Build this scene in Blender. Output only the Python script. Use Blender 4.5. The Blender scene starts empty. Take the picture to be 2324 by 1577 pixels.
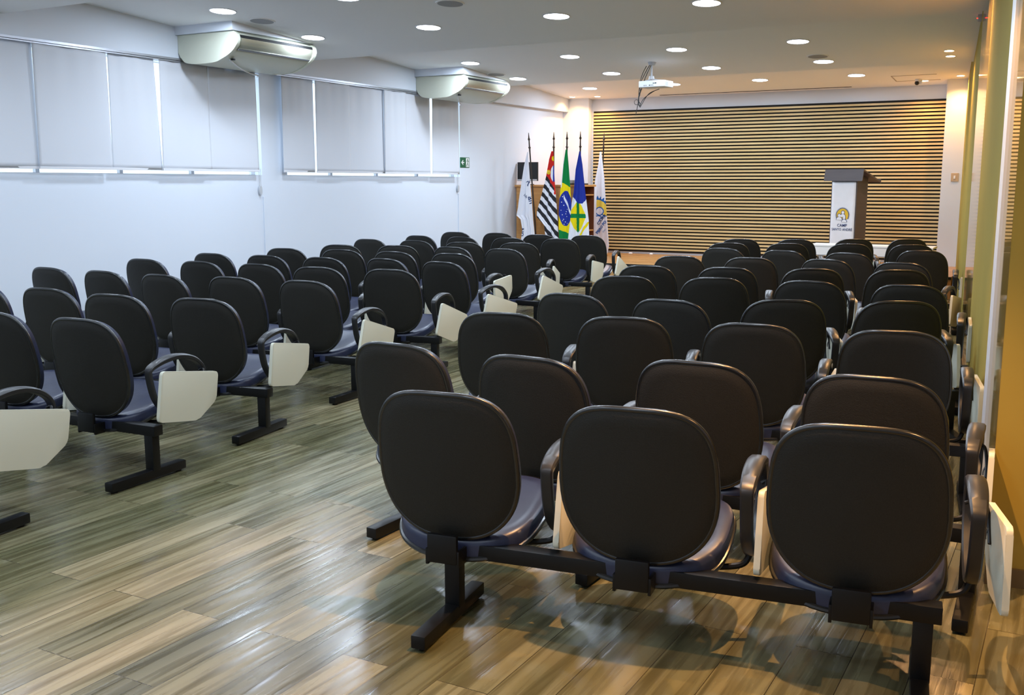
import bpy, bmesh, math, random
from mathutils import Vector, Matrix
random.seed(7)
C = bpy.context.scene.collection
PI = math.pi
R = math.radians

# ---------------------------------------------------------------- helpers
def lin(r, g, b):
    f = lambda c: (c/255/12.92) if c/255 <= .04045 else ((c/255+.055)/1.055)**2.4
    return (f(r), f(g), f(b), 1)

def mat(name, rgb, rough=.5, metal=0, spec=.5, emit=0, emit_rgb=None, coat=0):
    m = bpy.data.materials.new(name); m.use_nodes = True
    p = m.node_tree.nodes['Principled BSDF']
    p.inputs['Base Color'].default_value = lin(*rgb)
    p.inputs['Roughness'].default_value = rough
    p.inputs['Metallic'].default_value = metal
    p.inputs['Specular IOR Level'].default_value = spec
    if coat: p.inputs['Coat Weight'].default_value = coat; p.inputs['Coat Roughness'].default_value = .15
    if emit:
        p.inputs['Emission Color'].default_value = lin(*(emit_rgb or rgb))
        p.inputs['Emission Strength'].default_value = emit
    return m

def noisy(m, scale=(8, 8, 8), amount=.15, bump=0., detail=4, rough_amt=0.):
    """procedural colour variation (and bump) from object coordinates"""
    nt = m.node_tree; N = nt.nodes; L = nt.links
    p = N['Principled BSDF']
    tc = N.new('ShaderNodeTexCoord'); mp = N.new('ShaderNodeMapping'); nz = N.new('ShaderNodeTexNoise')
    mp.inputs['Scale'].default_value = scale
    nz.inputs['Scale'].default_value = 1; nz.inputs['Detail'].default_value = detail
    L.new(tc.outputs['Object'], mp.inputs['Vector']); L.new(mp.outputs['Vector'], nz.inputs['Vector'])
    base = p.inputs['Base Color'].default_value[:]
    cr = N.new('ShaderNodeValToRGB')
    cr.color_ramp.elements[0].position = .3; cr.color_ramp.elements[1].position = .7
    cr.color_ramp.elements[0].color = [c*(1-amount) for c in base[:3]]+[1]
    cr.color_ramp.elements[1].color = [min(1, c*(1+amount)) for c in base[:3]]+[1]
    L.new(nz.outputs['Fac'], cr.inputs['Fac']); L.new(cr.outputs['Color'], p.inputs['Base Color'])
    if bump:
        b = N.new('ShaderNodeBump'); b.inputs['Strength'].default_value = bump; b.inputs['Distance'].default_value = .002
        L.new(nz.outputs['Fac'], b.inputs['Height']); L.new(b.outputs['Normal'], p.inputs['Normal'])
    return m

def obj(name, bm, m, parent=None, smooth=False, normals=True):
    if normals: bmesh.ops.recalc_face_normals(bm, faces=bm.faces)
    me = bpy.data.meshes.new(name); bm.to_mesh(me); bm.free()
    for mm in (m if isinstance(m, (list, tuple)) else [m]): me.materials.append(mm)
    if smooth:
        for p in me.polygons: p.use_smooth = True
        if smooth != 'all':
            try: me.set_sharp_from_angle(angle=R(38))
            except Exception: pass
    o = bpy.data.objects.new(name, me); C.objects.link(o)
    if parent: o.parent = parent
    return o

def empty(name, loc=(0, 0, 0), rz=0):
    o = bpy.data.objects.new(name, None); C.objects.link(o)
    o.empty_display_size = .1; o.location = loc; o.rotation_euler = (0, 0, rz)
    return o

def tag(o, label=None, cat=None, group=None, kind=None):
    if label: o['label'] = label
    if cat: o['category'] = cat
    if group: o['group'] = group
    if kind: o['kind'] = kind
    return o

def struct(name, bm, m, **k):
    o = obj(name, bm, m, **k); o['kind'] = 'structure'; return o

def copy_tree(o, parent=None):
    c = o.copy(); C.objects.link(c); c.parent = parent
    for ch in list(o.children): copy_tree(ch, c)
    return c

def box(bm, x0, x1, y0, y1, z0, z1, bev=0, seg=2, M=None, mi=0):
    vs = [bm.verts.new((x, y, z)) for x in (x0, x1) for y in (y0, y1) for z in (z0, z1)]
    fs = [bm.faces.new([vs[i] for i in q]) for q in ((0,1,3,2),(4,6,7,5),(0,4,5,1),(2,3,7,6),(0,2,6,4),(1,5,7,3))]
    for f in fs: f.material_index = mi
    if bev:
        es = list({e for f in fs for e in f.edges})
        r = bmesh.ops.bevel(bm, geom=es, offset=bev, segments=seg, affect='EDGES', profile=.6)
        vs = list({v for f in r['faces'] for v in f.verts} | {v for v in vs if v.is_valid})
    if M is not None:
        bmesh.ops.transform(bm, matrix=M, verts=[v for v in vs if v.is_valid])
    return bm

def B(*a, **k):
    bm = bmesh.new(); return box(bm, *a, **k)

def cyl(bm, p0, p1, r0, r1=None, n=16, cap=True):
    r1 = r0 if r1 is None else r1
    p0, p1 = Vector(p0), Vector(p1); d = (p1-p0).normalized()
    u = d.orthogonal().normalized(); w = d.cross(u)
    A = [bm.verts.new(p0+(u*math.cos(2*PI*i/n)+w*math.sin(2*PI*i/n))*r0) for i in range(n)]
    Bv = [bm.verts.new(p1+(u*math.cos(2*PI*i/n)+w*math.sin(2*PI*i/n))*r1) for i in range(n)]
    for i in range(n): bm.faces.new((A[i], A[(i+1) % n], Bv[(i+1) % n], Bv[i]))
    if cap: bm.faces.new(A[::-1]); bm.faces.new(Bv)
    return bm

def tube(bm, pts, r, n=8, closed=False):
    pts = [Vector(p) for p in pts]; m = len(pts); rings = []
    up = None
    for i, p in enumerate(pts):
        if closed: t = (pts[(i+1) % m]-pts[i-1]).normalized()
        else: t = (pts[min(i+1, m-1)]-pts[max(i-1, 0)]).normalized()
        if up is None: up = t.orthogonal().normalized()
        up = (up-t*up.dot(t))
        up = up.normalized() if up.length > 1e-6 else t.orthogonal().normalized()
        w = t.cross(up)
        rr = r(i/(m-1)) if callable(r) else r
        rings.append([bm.verts.new(p+(up*math.cos(2*PI*k/n)+w*math.sin(2*PI*k/n))*rr) for k in range(n)])
    for i in range(m if closed else m-1):
        a, b = rings[i], rings[(i+1) % m]
        off = 0
        if closed and i == m-1:
            off = min(range(n), key=lambda o: sum((a[k].co-b[(k+o) % n].co).length for k in range(n)))
        for k in range(n):
            bm.faces.new((a[k], a[(k+1) % n], b[(k+1+off) % n], b[(k+off) % n]))
    if not closed:
        bm.faces.new(rings[0][::-1]); bm.faces.new(rings[-1])
    return bm

def smooth_path(pts, sub=6, closed=False):
    P = [Vector(p) for p in pts]; n = len(P); out = []
    rng = range(n if closed else n-1)
    for i in rng:
        if closed: a, b, c, d = P[i-1], P[i], P[(i+1) % n], P[(i+2) % n]
        else: a, b, c, d = P[max(i-1, 0)], P[i], P[i+1], P[min(i+2, n-1)]
        for k in range(sub):
            t = k/sub
            out.append(.5*((2*b)+(c-a)*t+(2*a-5*b+4*c-d)*t*t+(3*b-a-3*c+d)*t**3))
    if not closed: out.append(P[-1])
    return out

def prism(bm, poly, axis, c0, c1, bev=0, seg=2):
    """poly of 2-D points extruded along axis ('x','y','z') from c0 to c1"""
    def P(a, b, c): return {'x': (c, a, b), 'y': (a, c, b), 'z': (a, b, c)}[axis]
    A = [bm.verts.new(P(a, b, c0)) for a, b in poly]; D = [bm.verts.new(P(a, b, c1)) for a, b in poly]
    n = len(poly); fs = [bm.faces.new(A[::-1]), bm.faces.new(D)]
    for i in range(n): fs.append(bm.faces.new((A[i], A[(i+1) % n], D[(i+1) % n], D[i])))
    if bev:
        es = list(fs[0].edges)+list(fs[1].edges)
        bmesh.ops.bevel(bm, geom=es, offset=bev, segments=seg, affect='EDGES', profile=.6)
    return bm

def round_poly(poly, r, seg=5):
    out = []; n = len(poly)
    for i in range(n):
        a, b, c = Vector(poly[i-1]), Vector(poly[i]), Vector(poly[(i+1) % n])
        rr = r[i] if isinstance(r, (list, tuple)) else r
        u = (a-b).normalized(); v = (c-b).normalized()
        p, q = b+u*rr, b+v*rr
        for k in range(seg+1):
            t = k/seg
            out.append(tuple((p*(1-t)**2+b*2*t*(1-t)+q*t*t)))
    return out

def text_bm(s, size, spacing=1., align='CENTER', bold=0.):
    cu = bpy.data.curves.new('t', 'FONT'); cu.body = s; cu.size = size; cu.align_x = align
    cu.space_character = spacing; cu.offset = bold; cu.resolution_u = 3
    o = bpy.data.objects.new('t', cu); C.objects.link(o)
    bpy.context.view_layer.update()
    dg = bpy.context.evaluated_depsgraph_get()
    me = bpy.data.meshes.new_from_object(o.evaluated_get(dg))
    bm = bmesh.new(); bm.from_mesh(me)
    bpy.data.objects.remove(o); bpy.data.curves.remove(cu); bpy.data.meshes.remove(me)
    return bm

def warp(bm, f):
    for v in bm.verts: v.co = f(v.co)
    return bm

# ---------------------------------------------------------------- materials
M = {}
M['wall'] = noisy(mat('white_paint', (220, 226, 236), .6, spec=.3), (.6, .6, .6), .015)
M['ceil'] = noisy(mat('ceiling_paint', (250, 250, 250), .85, spec=.2), (.7, .7, .7), .01)
M['yellow'] = noisy(mat('mustard_paint', (160, 141, 68), .8, spec=.12), (1, 1, 1), .05)
M['skirt'] = mat('brown_skirting', (98, 86, 62), .5)
M['post'] = mat('white_door_frame', (228, 230, 236), .35)
M['black'] = mat('black_gap', (9, 9, 10), .8)
M['blackmetal'] = mat('black_powder_coat', (7, 8, 10), .42, spec=.35)
M['shell'] = noisy(mat('textured_black_back_shell', (33, 32, 28), .62, spec=.35), (260, 260, 260), .18, bump=.5, detail=2)
M['trim'] = mat('glossy_black_edging', (20, 22, 24), .26, spec=.8)
M['navy'] = noisy(mat('dark_navy_vinyl', (37, 43, 68), .34, spec=.5), (25, 25, 25), .1, bump=.25)
M['arm'] = noisy(mat('grey_black_polyurethane', (36, 37, 40), .36, spec=.5), (30, 30, 30), .06)
M['tablet'] = mat('pale_laminate_writing_board', (214, 214, 196), .38)
M['spring'] = mat('steel_hinge', (150, 150, 150), .25, metal=1)
M['rail'] = mat('aluminium_rail', (168, 170, 178), .35, metal=.6)
M['acwhite'] = mat('cream_ac_plastic', (212, 214, 196), .35)
M['acmetal'] = mat('satin_vane', (176, 176, 160), .22, metal=.5)
M['box'] = mat('white_box', (222, 222, 226), .5)
M['spk'] = mat('grey_speaker_mesh', (160, 160, 162), .7)
M['wood'] = mat('desk_wood', (196, 142, 82), .45)
M['lect'] = noisy(mat('grey_brown_laminate', (86, 78, 80), .45), (3, 3, 30), .08)
M['banner'] = noisy(mat('white_banner', (232, 232, 236), .6), (6, 6, 6), .03, bump=.4)
M['navyink'] = mat('navy_ink', (24, 52, 104), .6)
M['blueink'] = mat('blue_ink', (36, 92, 164), .6)
M['yellowink'] = mat('yellow_ink', (226, 184, 40), .6)
M['green'] = mat('exit_green', (12, 92, 58), .5)
M['whiteink'] = mat('white_ink', (240, 240, 240), .5)
M['screen'] = mat('monitor_black', (22, 23, 26), .3)
M['silver'] = mat('silver_plastic', (190, 192, 196), .4)
M['table'] = mat('white_laminate', (240, 238, 236), .4)
M['steel'] = mat('grey_steel', (150, 152, 156), .35, metal=.5)
M['poledark'] = mat('dark_turned_wood', (40, 30, 24), .35)
M['cable'] = mat('black_cable', (14, 14, 15), .5)
M['proj'] = mat('white_projector', (228, 230, 234), .4)
M['switch'] = mat('beige_switch_plate', (196, 170, 136), .4)
M['lamp'] = mat('lit_cool_diffuser', (255, 255, 255), .5, emit=14, emit_rgb=(236, 242, 255))
M['lampwarm'] = mat('lit_warm_bulb', (255, 240, 220), .5, emit=16, emit_rgb=(255, 214, 160))
M['red'] = mat('red_led', (255, 40, 30), .5, emit=4)

# blind fabric: white, lets some daylight through
def blind_mat():
    m = mat('blind_fabric', (222, 224, 230), .8, spec=.1); nt = m.node_tree; N = nt.nodes; L = nt.links
    tr = N.new('ShaderNodeBsdfTranslucent'); tr.inputs['Color'].default_value = (.78, .84, .95, 1)
    mx = N.new('ShaderNodeMixShader'); mx.inputs[0].default_value = .10
    out = N['Material Output']; p = N['Principled BSDF']
    L.new(p.outputs[0], mx.inputs[1]); L.new(tr.outputs[0], mx.inputs[2]); L.new(mx.outputs[0], out.inputs['Surface'])
    return m
M['blind'] = blind_mat()

def glass_mat():
    m = bpy.data.materials.new('window_glass'); m.use_nodes = True; nt = m.node_tree; N = nt.nodes; L = nt.links
    for n in list(N):
        if n.type != 'OUTPUT_MATERIAL': N.remove(n)
    g = N.new('ShaderNodeBsdfGlossy'); g.inputs['Roughness'].default_value = .02
    t = N.new('ShaderNodeBsdfTransparent'); t.inputs['Color'].default_value = (.92, .95, .95, 1)
    mx = N.new('ShaderNodeMixShader'); mx.inputs[0].default_value = .05
    L.new(t.outputs[0], mx.inputs[1]); L.new(g.outputs[0], mx.inputs[2])
    L.new(mx.outputs[0], N['Material Output'].inputs['Surface'])
    return m
M['glass'] = glass_mat()
M['darkglass'] = mat('glazed_partition_over_mustard', (150, 128, 66), .05, spec=.5)

def wood_floor(name, cols, grain_dark, plank_w=.18, plank_l=1.22, rough=(.2, .42), along='y', bump=.25):
    m = bpy.data.materials.new(name); m.use_nodes = True; nt = m.node_tree; N = nt.nodes; L = nt.links
    p = N['Principled BSDF']
    tc = N.new('ShaderNodeTexCoord'); sp = N.new('ShaderNodeSeparateXYZ'); cb = N.new('ShaderNodeCombineXYZ')
    L.new(tc.outputs['Object'], sp.inputs[0])
    if along == 'y':
        L.new(sp.outputs['Y'], cb.inputs['X']); L.new(sp.outputs['X'], cb.inputs['Y'])
    else:
        L.new(sp.outputs['X'], cb.inputs['X']); L.new(sp.outputs['Y'], cb.inputs['Y'])
    br = N.new('ShaderNodeTexBrick')
    br.inputs['Scale'].default_value = 1; br.inputs['Brick Width'].default_value = plank_l
    br.inputs['Row Height'].default_value = plank_w; br.inputs['Mortar Size'].default_value = .0016
    br.inputs['Color1'].default_value = (0, 0, 0, 1); br.inputs['Color2'].default_value = (1, 1, 1, 1)
    br.inputs['Mortar'].default_value = (.2, .2, .2, 1); br.offset = .37; br.inputs['Bias'].default_value = 0
    L.new(cb.outputs[0], br.inputs['Vector'])
    mp = N.new('ShaderNodeMapping'); mp.inputs['Scale'].default_value = (1.5, 30, 1)
    L.new(cb.outputs[0], mp.inputs['Vector'])
    # shift the grain per plank
    ad = N.new('ShaderNodeVectorMath'); ad.operation = 'ADD'
    sc = N.new('ShaderNodeVectorMath'); sc.operation = 'SCALE'; sc.inputs['Scale'].default_value = 37
    L.new(br.outputs['Color'], sc.inputs[0]); L.new(mp.outputs[0], ad.inputs[0]); L.new(sc.outputs[0], ad.inputs[1])
    n1 = N.new('ShaderNodeTexNoise'); n1.inputs['Scale'].default_value = 1; n1.inputs['Detail'].default_value = 6
    n1.inputs['Distortion'].default_value = .6
    L.new(ad.outputs[0], n1.inputs['Vector'])
    mp2 = N.new('ShaderNodeMapping'); mp2.inputs['Scale'].default_value = (.9, 4.5, 1)
    L.new(cb.outputs[0], mp2.inputs['Vector'])
    n2 = N.new('ShaderNodeTexNoise'); n2.inputs['Scale'].default_value = 1; n2.inputs['Detail'].default_value = 3
    ad2 = N.new('ShaderNodeVectorMath'); ad2.operation = 'ADD'
    L.new(mp2.outputs[0], ad2.inputs[0]); L.new(sc.outputs[0], ad2.inputs[1]); L.new(ad2.outputs[0], n2.inputs['Vector'])
    r1 = N.new('ShaderNodeValToRGB'); e = r1.color_ramp.elements
    e[0].position = 0; e[0].color = lin(*cols[0]); e[1].position = 1; e[1].color = lin(*cols[-1])
    for i, c in enumerate(cols[1:-1]):
        q = e.new((i+1)/(len(cols)-1)); q.color = lin(*c)
    mxf = N.new('ShaderNodeMath'); mxf.operation = 'MULTIPLY_ADD'
    # plank tone*.45 + n2*.55
    m1 = N.new('ShaderNodeMath'); m1.operation = 'MULTIPLY'; m1.inputs[1].default_value = .5
    L.new(br.outputs['Color'], m1.inputs[0])
    mxf.inputs[1].default_value = 1.25; L.new(n2.outputs['Fac'], mxf.inputs[0]); 
    sub = N.new('ShaderNodeMath'); sub.operation = 'SUBTRACT'; sub.inputs[1].default_value = .375
    L.new(m1.outputs[0], sub.inputs[0]); L.new(sub.outputs[0], mxf.inputs[2])
    L.new(mxf.outputs[0], r1.inputs['Fac'])
    r2 = N.new('ShaderNodeValToRGB'); r2.color_ramp.elements[0].position = .36; r2.color_ramp.elements[1].position = .6
    r2.color_ramp.elements[0].color = lin(*grain_dark); r2.color_ramp.elements[1].color = (1, 1, 1, 1)
    L.new(n1.outputs['Fac'], r2.inputs['Fac'])
    mul = N.new('ShaderNodeMixRGB'); mul.blend_type = 'MULTIPLY'; mul.inputs['Fac'].default_value = .58
    L.new(r1.outputs['Color'], mul.inputs['Color1']); L.new(r2.outputs['Color'], mul.inputs['Color2'])
    # seams
    ms = N.new('ShaderNodeMixRGB'); ms.blend_type = 'MULTIPLY'; ms.inputs['Color2'].default_value = (.35, .3, .25, 1)
    L.new(br.outputs['Fac'], ms.inputs['Fac']); L.new(mul.outputs[0], ms.inputs['Color1'])
    L.new(ms.outputs[0], p.inputs['Base Color'])
    rr = N.new('ShaderNodeMapRange'); rr.inputs['From Min'].default_value = .3; rr.inputs['From Max'].default_value = .7
    rr.inputs['To Min'].default_value = rough[0]; rr.inputs['To Max'].default_value = rough[1]
    L.new(n1.outputs['Fac'], rr.inputs['Value']); L.new(rr.outputs[0], p.inputs['Roughness'])
    bp = N.new('ShaderNodeBump'); bp.inputs['Strength'].default_value = bump; bp.inputs['Distance'].default_value = .004
    L.new(n1.outputs['Fac'], bp.inputs['Height']); L.new(bp.outputs[0], p.inputs['Normal'])
    p.inputs['Specular IOR Level'].default_value = .55
    return m
M['floor'] = wood_floor('wood_vinyl_planks', [(74, 74, 50), (104, 102, 72), (128, 123, 92), (152, 143, 113)], (122, 112, 88), rough=(.16, .36), bump=.35)
M['stagewood'] = wood_floor('stage_boards', [(168, 118, 66), (196, 148, 92), (212, 168, 112)], (170, 130, 90), .1, 1.0, (.25, .4), along='x', bump=.1)
def grained(name, a, b, scale):
    m = mat(name, a, .45); nt = m.node_tree; N = nt.nodes; L = nt.links
    tc = N.new('ShaderNodeTexCoord'); mp = N.new('ShaderNodeMapping'); mp.inputs['Scale'].default_value = scale
    nz = N.new('ShaderNodeTexNoise'); nz.inputs['Scale'].default_value = 1; nz.inputs['Detail'].default_value = 5
    cr = N.new('ShaderNodeValToRGB'); cr.color_ramp.elements[0].color = lin(*a); cr.color_ramp.elements[1].color = lin(*b)
    cr.color_ramp.elements[0].position = .3; cr.color_ramp.elements[1].position = .7
    L.new(tc.outputs['Object'], mp.inputs[0]); L.new(mp.outputs[0], nz.inputs[0]); L.new(nz.outputs['Fac'], cr.inputs[0])
    L.new(cr.outputs[0], N['Principled BSDF'].inputs['Base Color']); return m
M['slat'] = grained('ash_slats', (196, 168, 112), (220, 198, 146), (1.5, 40, 40))
M['counter'] = grained('counter_wood', (196, 138, 76), (214, 160, 96), (2, 2, 30))

# ---------------------------------------------------------------- room geometry
XL = -8.15              # left wall plane
YB = 16.68              # back wall plane
A = R(6.7)              # the seats and the right-hand wall are turned by this angle
FX, FY = -math.sin(A), math.cos(A)
def SF(side, fwd): return (side*math.cos(A)+fwd*FX, side*math.sin(A)+fwd*FY)
EDGES = [-2.0, 1.85, 5.7, 9.55, 13.4, 17.25]
def ceil_z(y):
    for a, b in zip(EDGES, EDGES[1:]):
        if a <= y <= b: return 2.905+.067*(b-y)
    return 3.1

struct('floor', B(-8.6, 3.4, -2.2, 17.2, -.12, 0), M['floor'])
bm = bmesh.new()
for a, b in zip(EDGES, EDGES[1:]):
    zh = 2.905+.067*(b-a)
    prism(bm, [(a, zh), (b, 2.905), (b, 3.45), (a, 3.45)], 'x', -8.5, 3.3)
struct('ceiling', bm, M['ceil'])

# left wall with two window openings
W1 = (3.3, 8.85); W2 = (9.27, 13.07); WZ = (1.592, 2.70)
bm = bmesh.new()
for y0, y1, z0, z1 in ((-2.1, 17, 0, WZ[0]), (-2.1, 17, WZ[1], 3.3), (-2.1, W1[0], *WZ), (W1[1], W2[0], *WZ), (W2[1], 17, *WZ)):
    box(bm, XL-.2, XL, y0, y1, z0, z1)
struct('wall_left', bm, M['wall'])
struct('trim_1', B(XL-.01, XL+.1, -2.1, YB, 2.735, 3.3), M['wall'])           # plaster beam along the top of the left wall
struct('wall_back', B(-8.5, -1.2, YB, YB+.2, 0, 3.2), M['wall'])
struct('wall_rear', B(-8.5, 3.4, -2.3, -2.0, 0, 3.4), M['wall'])
for k, (a, b) in enumerate((W1, W2)):
    bm = bmesh.new()
    for y0, y1, z0, z1 in ((a, b, WZ[0]-.03, WZ[0]+.004), (a, b, WZ[1]-.004, WZ[1]+.03), (a-.03, a+.004, *WZ), (b-.004, b+.03, *WZ)):
        box(bm, XL-.16, XL-.11, y0, y1, z0, z1)
    n = round((b-a)/1.0)
    for i in range(1, n):
        y = a+(b-a)*i/n; box(bm, XL-.155, XL-.115, y-.02, y+.02, *WZ)
    w = struct('window_%d' % (k+1), bm, M['rail'])
    obj('pane', B(XL-.14, XL-.132, a+.003, b-.003, WZ[0]+.003, WZ[1]-.003), M['glass'], w)

# pilasters beside the slatted panel
struct('trim_2', B(XL+.0, -7.66, YB-.16, YB+.02, 0, 3.1), M['wall'])
struct('trim_3', B(-1.86, -1.2, YB-.44, YB+.02, 0, 3.1), M['wall'])

# right-hand wall, running along the seats' direction
def wallseg(name, s0, f0, s1, f1, z0, z1, th, m, **k):
    a, b = Vector(SF(s0, f0)), Vector(SF(s1, f1)); d = (b-a).normalized(); n = Vector((d.y, -d.x))
    if n.x < 0: n = -n
    bm = bmesh.new()
    prism(bm, [tuple(a), tuple(b), tuple(b+n*th), tuple(a+n*th)], 'z', z0, z1)
    return struct(name, bm, m, **k)
def ws(f): return .26+.005*(f-4.1)
wallseg('wall_right', ws(10.5), 10.5, ws(16.9), 16.9, 0, 3.3, .2, M['yellow'])
wallseg('wall_right_middle', ws(5.03), 5.03, ws(8.1), 8.1, 0, 3.3, .2, M['yellow'])
g1 = wallseg('window_3', ws(8.1), 8.1, ws(10.5), 10.5, .08, 3.3, .06, M['darkglass'])
g2 = wallseg('window_4', ws(4.1), 4.12, ws(4.76), 4.76, .08, 3.3, .06, M['darkglass'])
wallseg('trim_4', ws(4.76)-.012, 4.76, ws(5.03)-.012, 5.03, 0, 3.3, .12, M['post'])
wallseg('baseboard_right', ws(5.05)-.012, 5.05, ws(16)-.012, 16, 0, .07, .02, M['skirt'])
# the wall then turns right, facing the camera
a = SF(.26, 4.1); b = SF(3.6, 4.0)
bm = bmesh.new(); prism(bm, [a, b, SF(3.6, 4.3), SF(.30, 4.3)], 'z', 0, 3.4)
struct('wall_right_near', bm, M['yellow'])
bm = bmesh.new(); prism(bm, [SF(.255, 4.085), SF(3.6, 3.985), SF(3.6, 4.0), SF(.255, 4.12)], 'z', 0, .072)
struct('baseboard_near', bm, M['skirt'])
struct('wall_side', B(3.2, 3.4, -2.2, 4.6, 0, 3.4), M['wall'])

# stage
ZS = .29; YS = 14.42
st = struct('stage', B(XL, -1.45, YS, YB, 0, ZS-.03), M['stagewood'])
o = obj('stage_top', B(XL, -1.45, YS-.005, YB, ZS-.03, ZS), M['stagewood'], st)
o = obj('nosing', B(XL, -1.45, YS-.02, YS-.002, ZS-.036, ZS-.002, bev=.003), M['black'], st)

# slatted panel
bm = bmesh.new(); N_S = 43; z0, z1 = .355, 2.725; pitch = (z1-z0)/N_S
for i in range(N_S):
    za = z0+i*pitch
    box(bm, -7.62, -1.885, YB-.05, YB-.02, za+.002, za+.002+pitch*.56)
sp_ = obj('slatted_wall_panel', bm, M['slat'])
tag(sp_, 'wide wall panel of horizontal light wood slats behind the stage', 'wall panel')
obj('backing_board', B(-7.625, -1.88, YB-.02, YB-.001, z0-.03, z1+.012), M['black'], sp_)

# slot and access panel in the ceiling above the stage
zz = ceil_z(16.45)
def on_ceiling(x0, x1, y0, y1, t, d=.004):
    bm = bmesh.new()
    vs = []
    for (x, y) in ((x0, y0), (x1, y0), (x1, y1), (x0, y1)):
        vs.append((x, y, ceil_z(y)))
    top = [bm.verts.new((x, y, z+.01)) for x, y, z in vs]; bot = [bm.verts.new((x, y, z-d)) for x, y, z in vs]
    bm.faces.new(top); bm.faces.new(bot[::-1])
    for i in range(4): bm.faces.new((top[i], bot[i], bot[(i+1) % 4], top[(i+1) % 4]))
    return bm
sl = obj('ceiling_slot', on_ceiling(-6.35, -3.25, 16.50, 16.53, 0), M['black'])
tag(sl, 'long narrow dark slot in the ceiling above the slatted panel', 'ceiling slot')
bm = on_ceiling(-2.55, -1.95, 15.72, 15.735, 0); b2 = on_ceiling(-2.55, -1.95, 16.2, 16.215, 0); b3 = on_ceiling(-2.56, -2.545, 15.72, 16.2, 0)
for q in (b2, b3):
    me = bpy.data.meshes.new('q'); q.to_mesh(me); q.free(); bm.from_mesh(me); bpy.data.meshes.remove(me)
hp = obj('ceiling_hatch', bm, mat('hatch_joint', (176, 168, 160), .8))
tag(hp, 'outline of a white access hatch in the ceiling near the dome camera', 'hatch')

# ---------------------------------------------------------------- ceiling lamps
def lamp_thing(name, x, y, r, warm, label, group, power, cone=140):
    z = ceil_z(y); tilt = -math.atan(.067)
    e = empty(name, (x, y, z)); e.rotation_euler = (tilt, 0, 0)
    bm = bmesh.new(); n = 40
    prof = [(r, .004), (r*1.09, .004), (r*1.1, -.004), (r*1.0, -.006), (r, .004)]
    rings = [[bm.verts.new((q*math.cos(2*PI*i/n), q*math.sin(2*PI*i/n), h)) for i in range(n)] for q, h in prof[:-1]]
    for k in range(len(rings)):
        a, b = rings[k], rings[(k+1) % len(rings)]
        for i in range(n): bm.faces.new((a[i], a[(i+1) % n], b[(i+1) % n], b[i]))
    obj('rim', bm, M['post'], e, smooth=True)
    bm = bmesh.new(); cyl(bm, (0, 0, .003), (0, 0, -.004), r*.99, n=n)
    obj('diffuser', bm, M['lampwarm' if warm else 'lamp'], e)
    tag(e, label, 'ceiling light', group)
    if warm:
        ld = bpy.data.lights.new('warm_spot_light', 'SPOT'); ld.spot_size = R(cone); ld.spot_blend = .8 if cone > 100 else .35; ld.shadow_soft_size = .02
        ld.color = (1, .52, .2)
    else:
        ld = bpy.data.lights.new('cool_downlight', 'AREA'); ld.shape = 'DISK'; ld.size = 2*r*.95
        ld.color = (.71, .84, 1.0)
    ld.energy = power
    lo = bpy.data.objects.new(ld.name, ld); C.objects.link(lo); lo.parent = e; lo.location = (0, 0, -.012)
    return e
COLS = [-7.05, -5.63, -4.26, -2.87]
ORD = ['leftmost', 'second from left', 'third from left', 'rightmost']
PW = 20.5
rows = [(7.22, 'in the nearest row of lights, just above the frame edge'), (8.48, 'in the second row of lights'), (11.58, 'in the third row of lights'), (12.85, 'in the fourth row of lights'), (15.5, 'in the row of lights over the stage')]
for y, rn in rows:
    for i, x in enumerate(COLS):
        if y == 7.22 and i > 1: rn2 = 'in the nearest row of lights'
        lamp_thing('recessed_downlight', x if not (y > 15) else x-.12, y, .115, False,
                   'round white recessed ceiling downlight, %s %s' % (ORD[i], rn.split(',')[0]), 'round white downlights', PW)
# lamps of the same grid over and behind the camera (outside the frame)
for y in (4.65, 3.35, .8, -.5):
    for i, x in enumerate(COLS+[-1.45]):
        lamp_thing('recessed_downlight', x, y, .115, False, 'round white recessed downlight outside the photo, behind or above the camera', 'round white downlights', PW*.6)
WARM = [(-1.45, 12.62, 'nearer one of the two small warm spotlights beside the yellow wall', 50),
        (-1.47, 12.95, 'farther one of the two small warm spotlights beside the yellow wall', 30),
        (-1.66, 15.95, 'small warm spotlight over the white pilaster by the light switch', 85),
        (-2.17, 16.25, 'small warm spotlight beside the dome camera, over the slatted panel', 55),
        (-7.86, 16.28, 'small warm spotlight above the white pilaster behind the flags', 34),
        (-7.42, 16.35, 'small warm spotlight above the left end of the slatted panel', 50)]
for x, y, lb, pw in WARM:
    lamp_thing('warm_spotlight', x, y, .05, True, lb, 'small warm ceiling spotlights', pw)
for x, y, pw, cn in ((-.95, 8.3, 110, 150), (-.95, 8.75, 90, 150), (1.35, 2.7, 230, 140), (-.95, 2.85, 440, 84), (-.75, 4.4, 150, 84)):
    lamp_thing('warm_spotlight', x, y, .05, True, 'small warm spotlight in the ceiling just outside the photo', 'small warm ceiling spotlights', pw, cn)

# round ceiling speakers
for x, y, r, lb in ((-7.0, 7.68, .115, 'faint grey round ceiling speaker beside the nearer air conditioner'),
                    (-4.9, 7.72, .115, 'grey round ceiling speaker at the top centre edge of the photo'),
                    (-2.86, 12.5, .115, 'grey round ceiling speaker touching a downlight, right of the projector'),
                    (-7.17, 12.45, .115, 'pale round ceiling speaker beside the farther air conditioner')):
    z = ceil_z(y); e = empty('ceiling_speaker', (x, y, z)); e.rotation_euler = (-math.atan(.067), 0, 0)
    bm = bmesh.new(); cyl(bm, (0, 0, .004), (0, 0, -.006), r*1.12, r*1.08, n=40); obj('rim', bm, M['ceil'], e)
    bm = bmesh.new(); cyl(bm, (0, 0, .0), (0, 0, -.008), r*.96, n=40); obj('grille', bm, M['spk'], e)
    tag(e, lb, 'speaker', 'round ceiling speakers')

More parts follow.
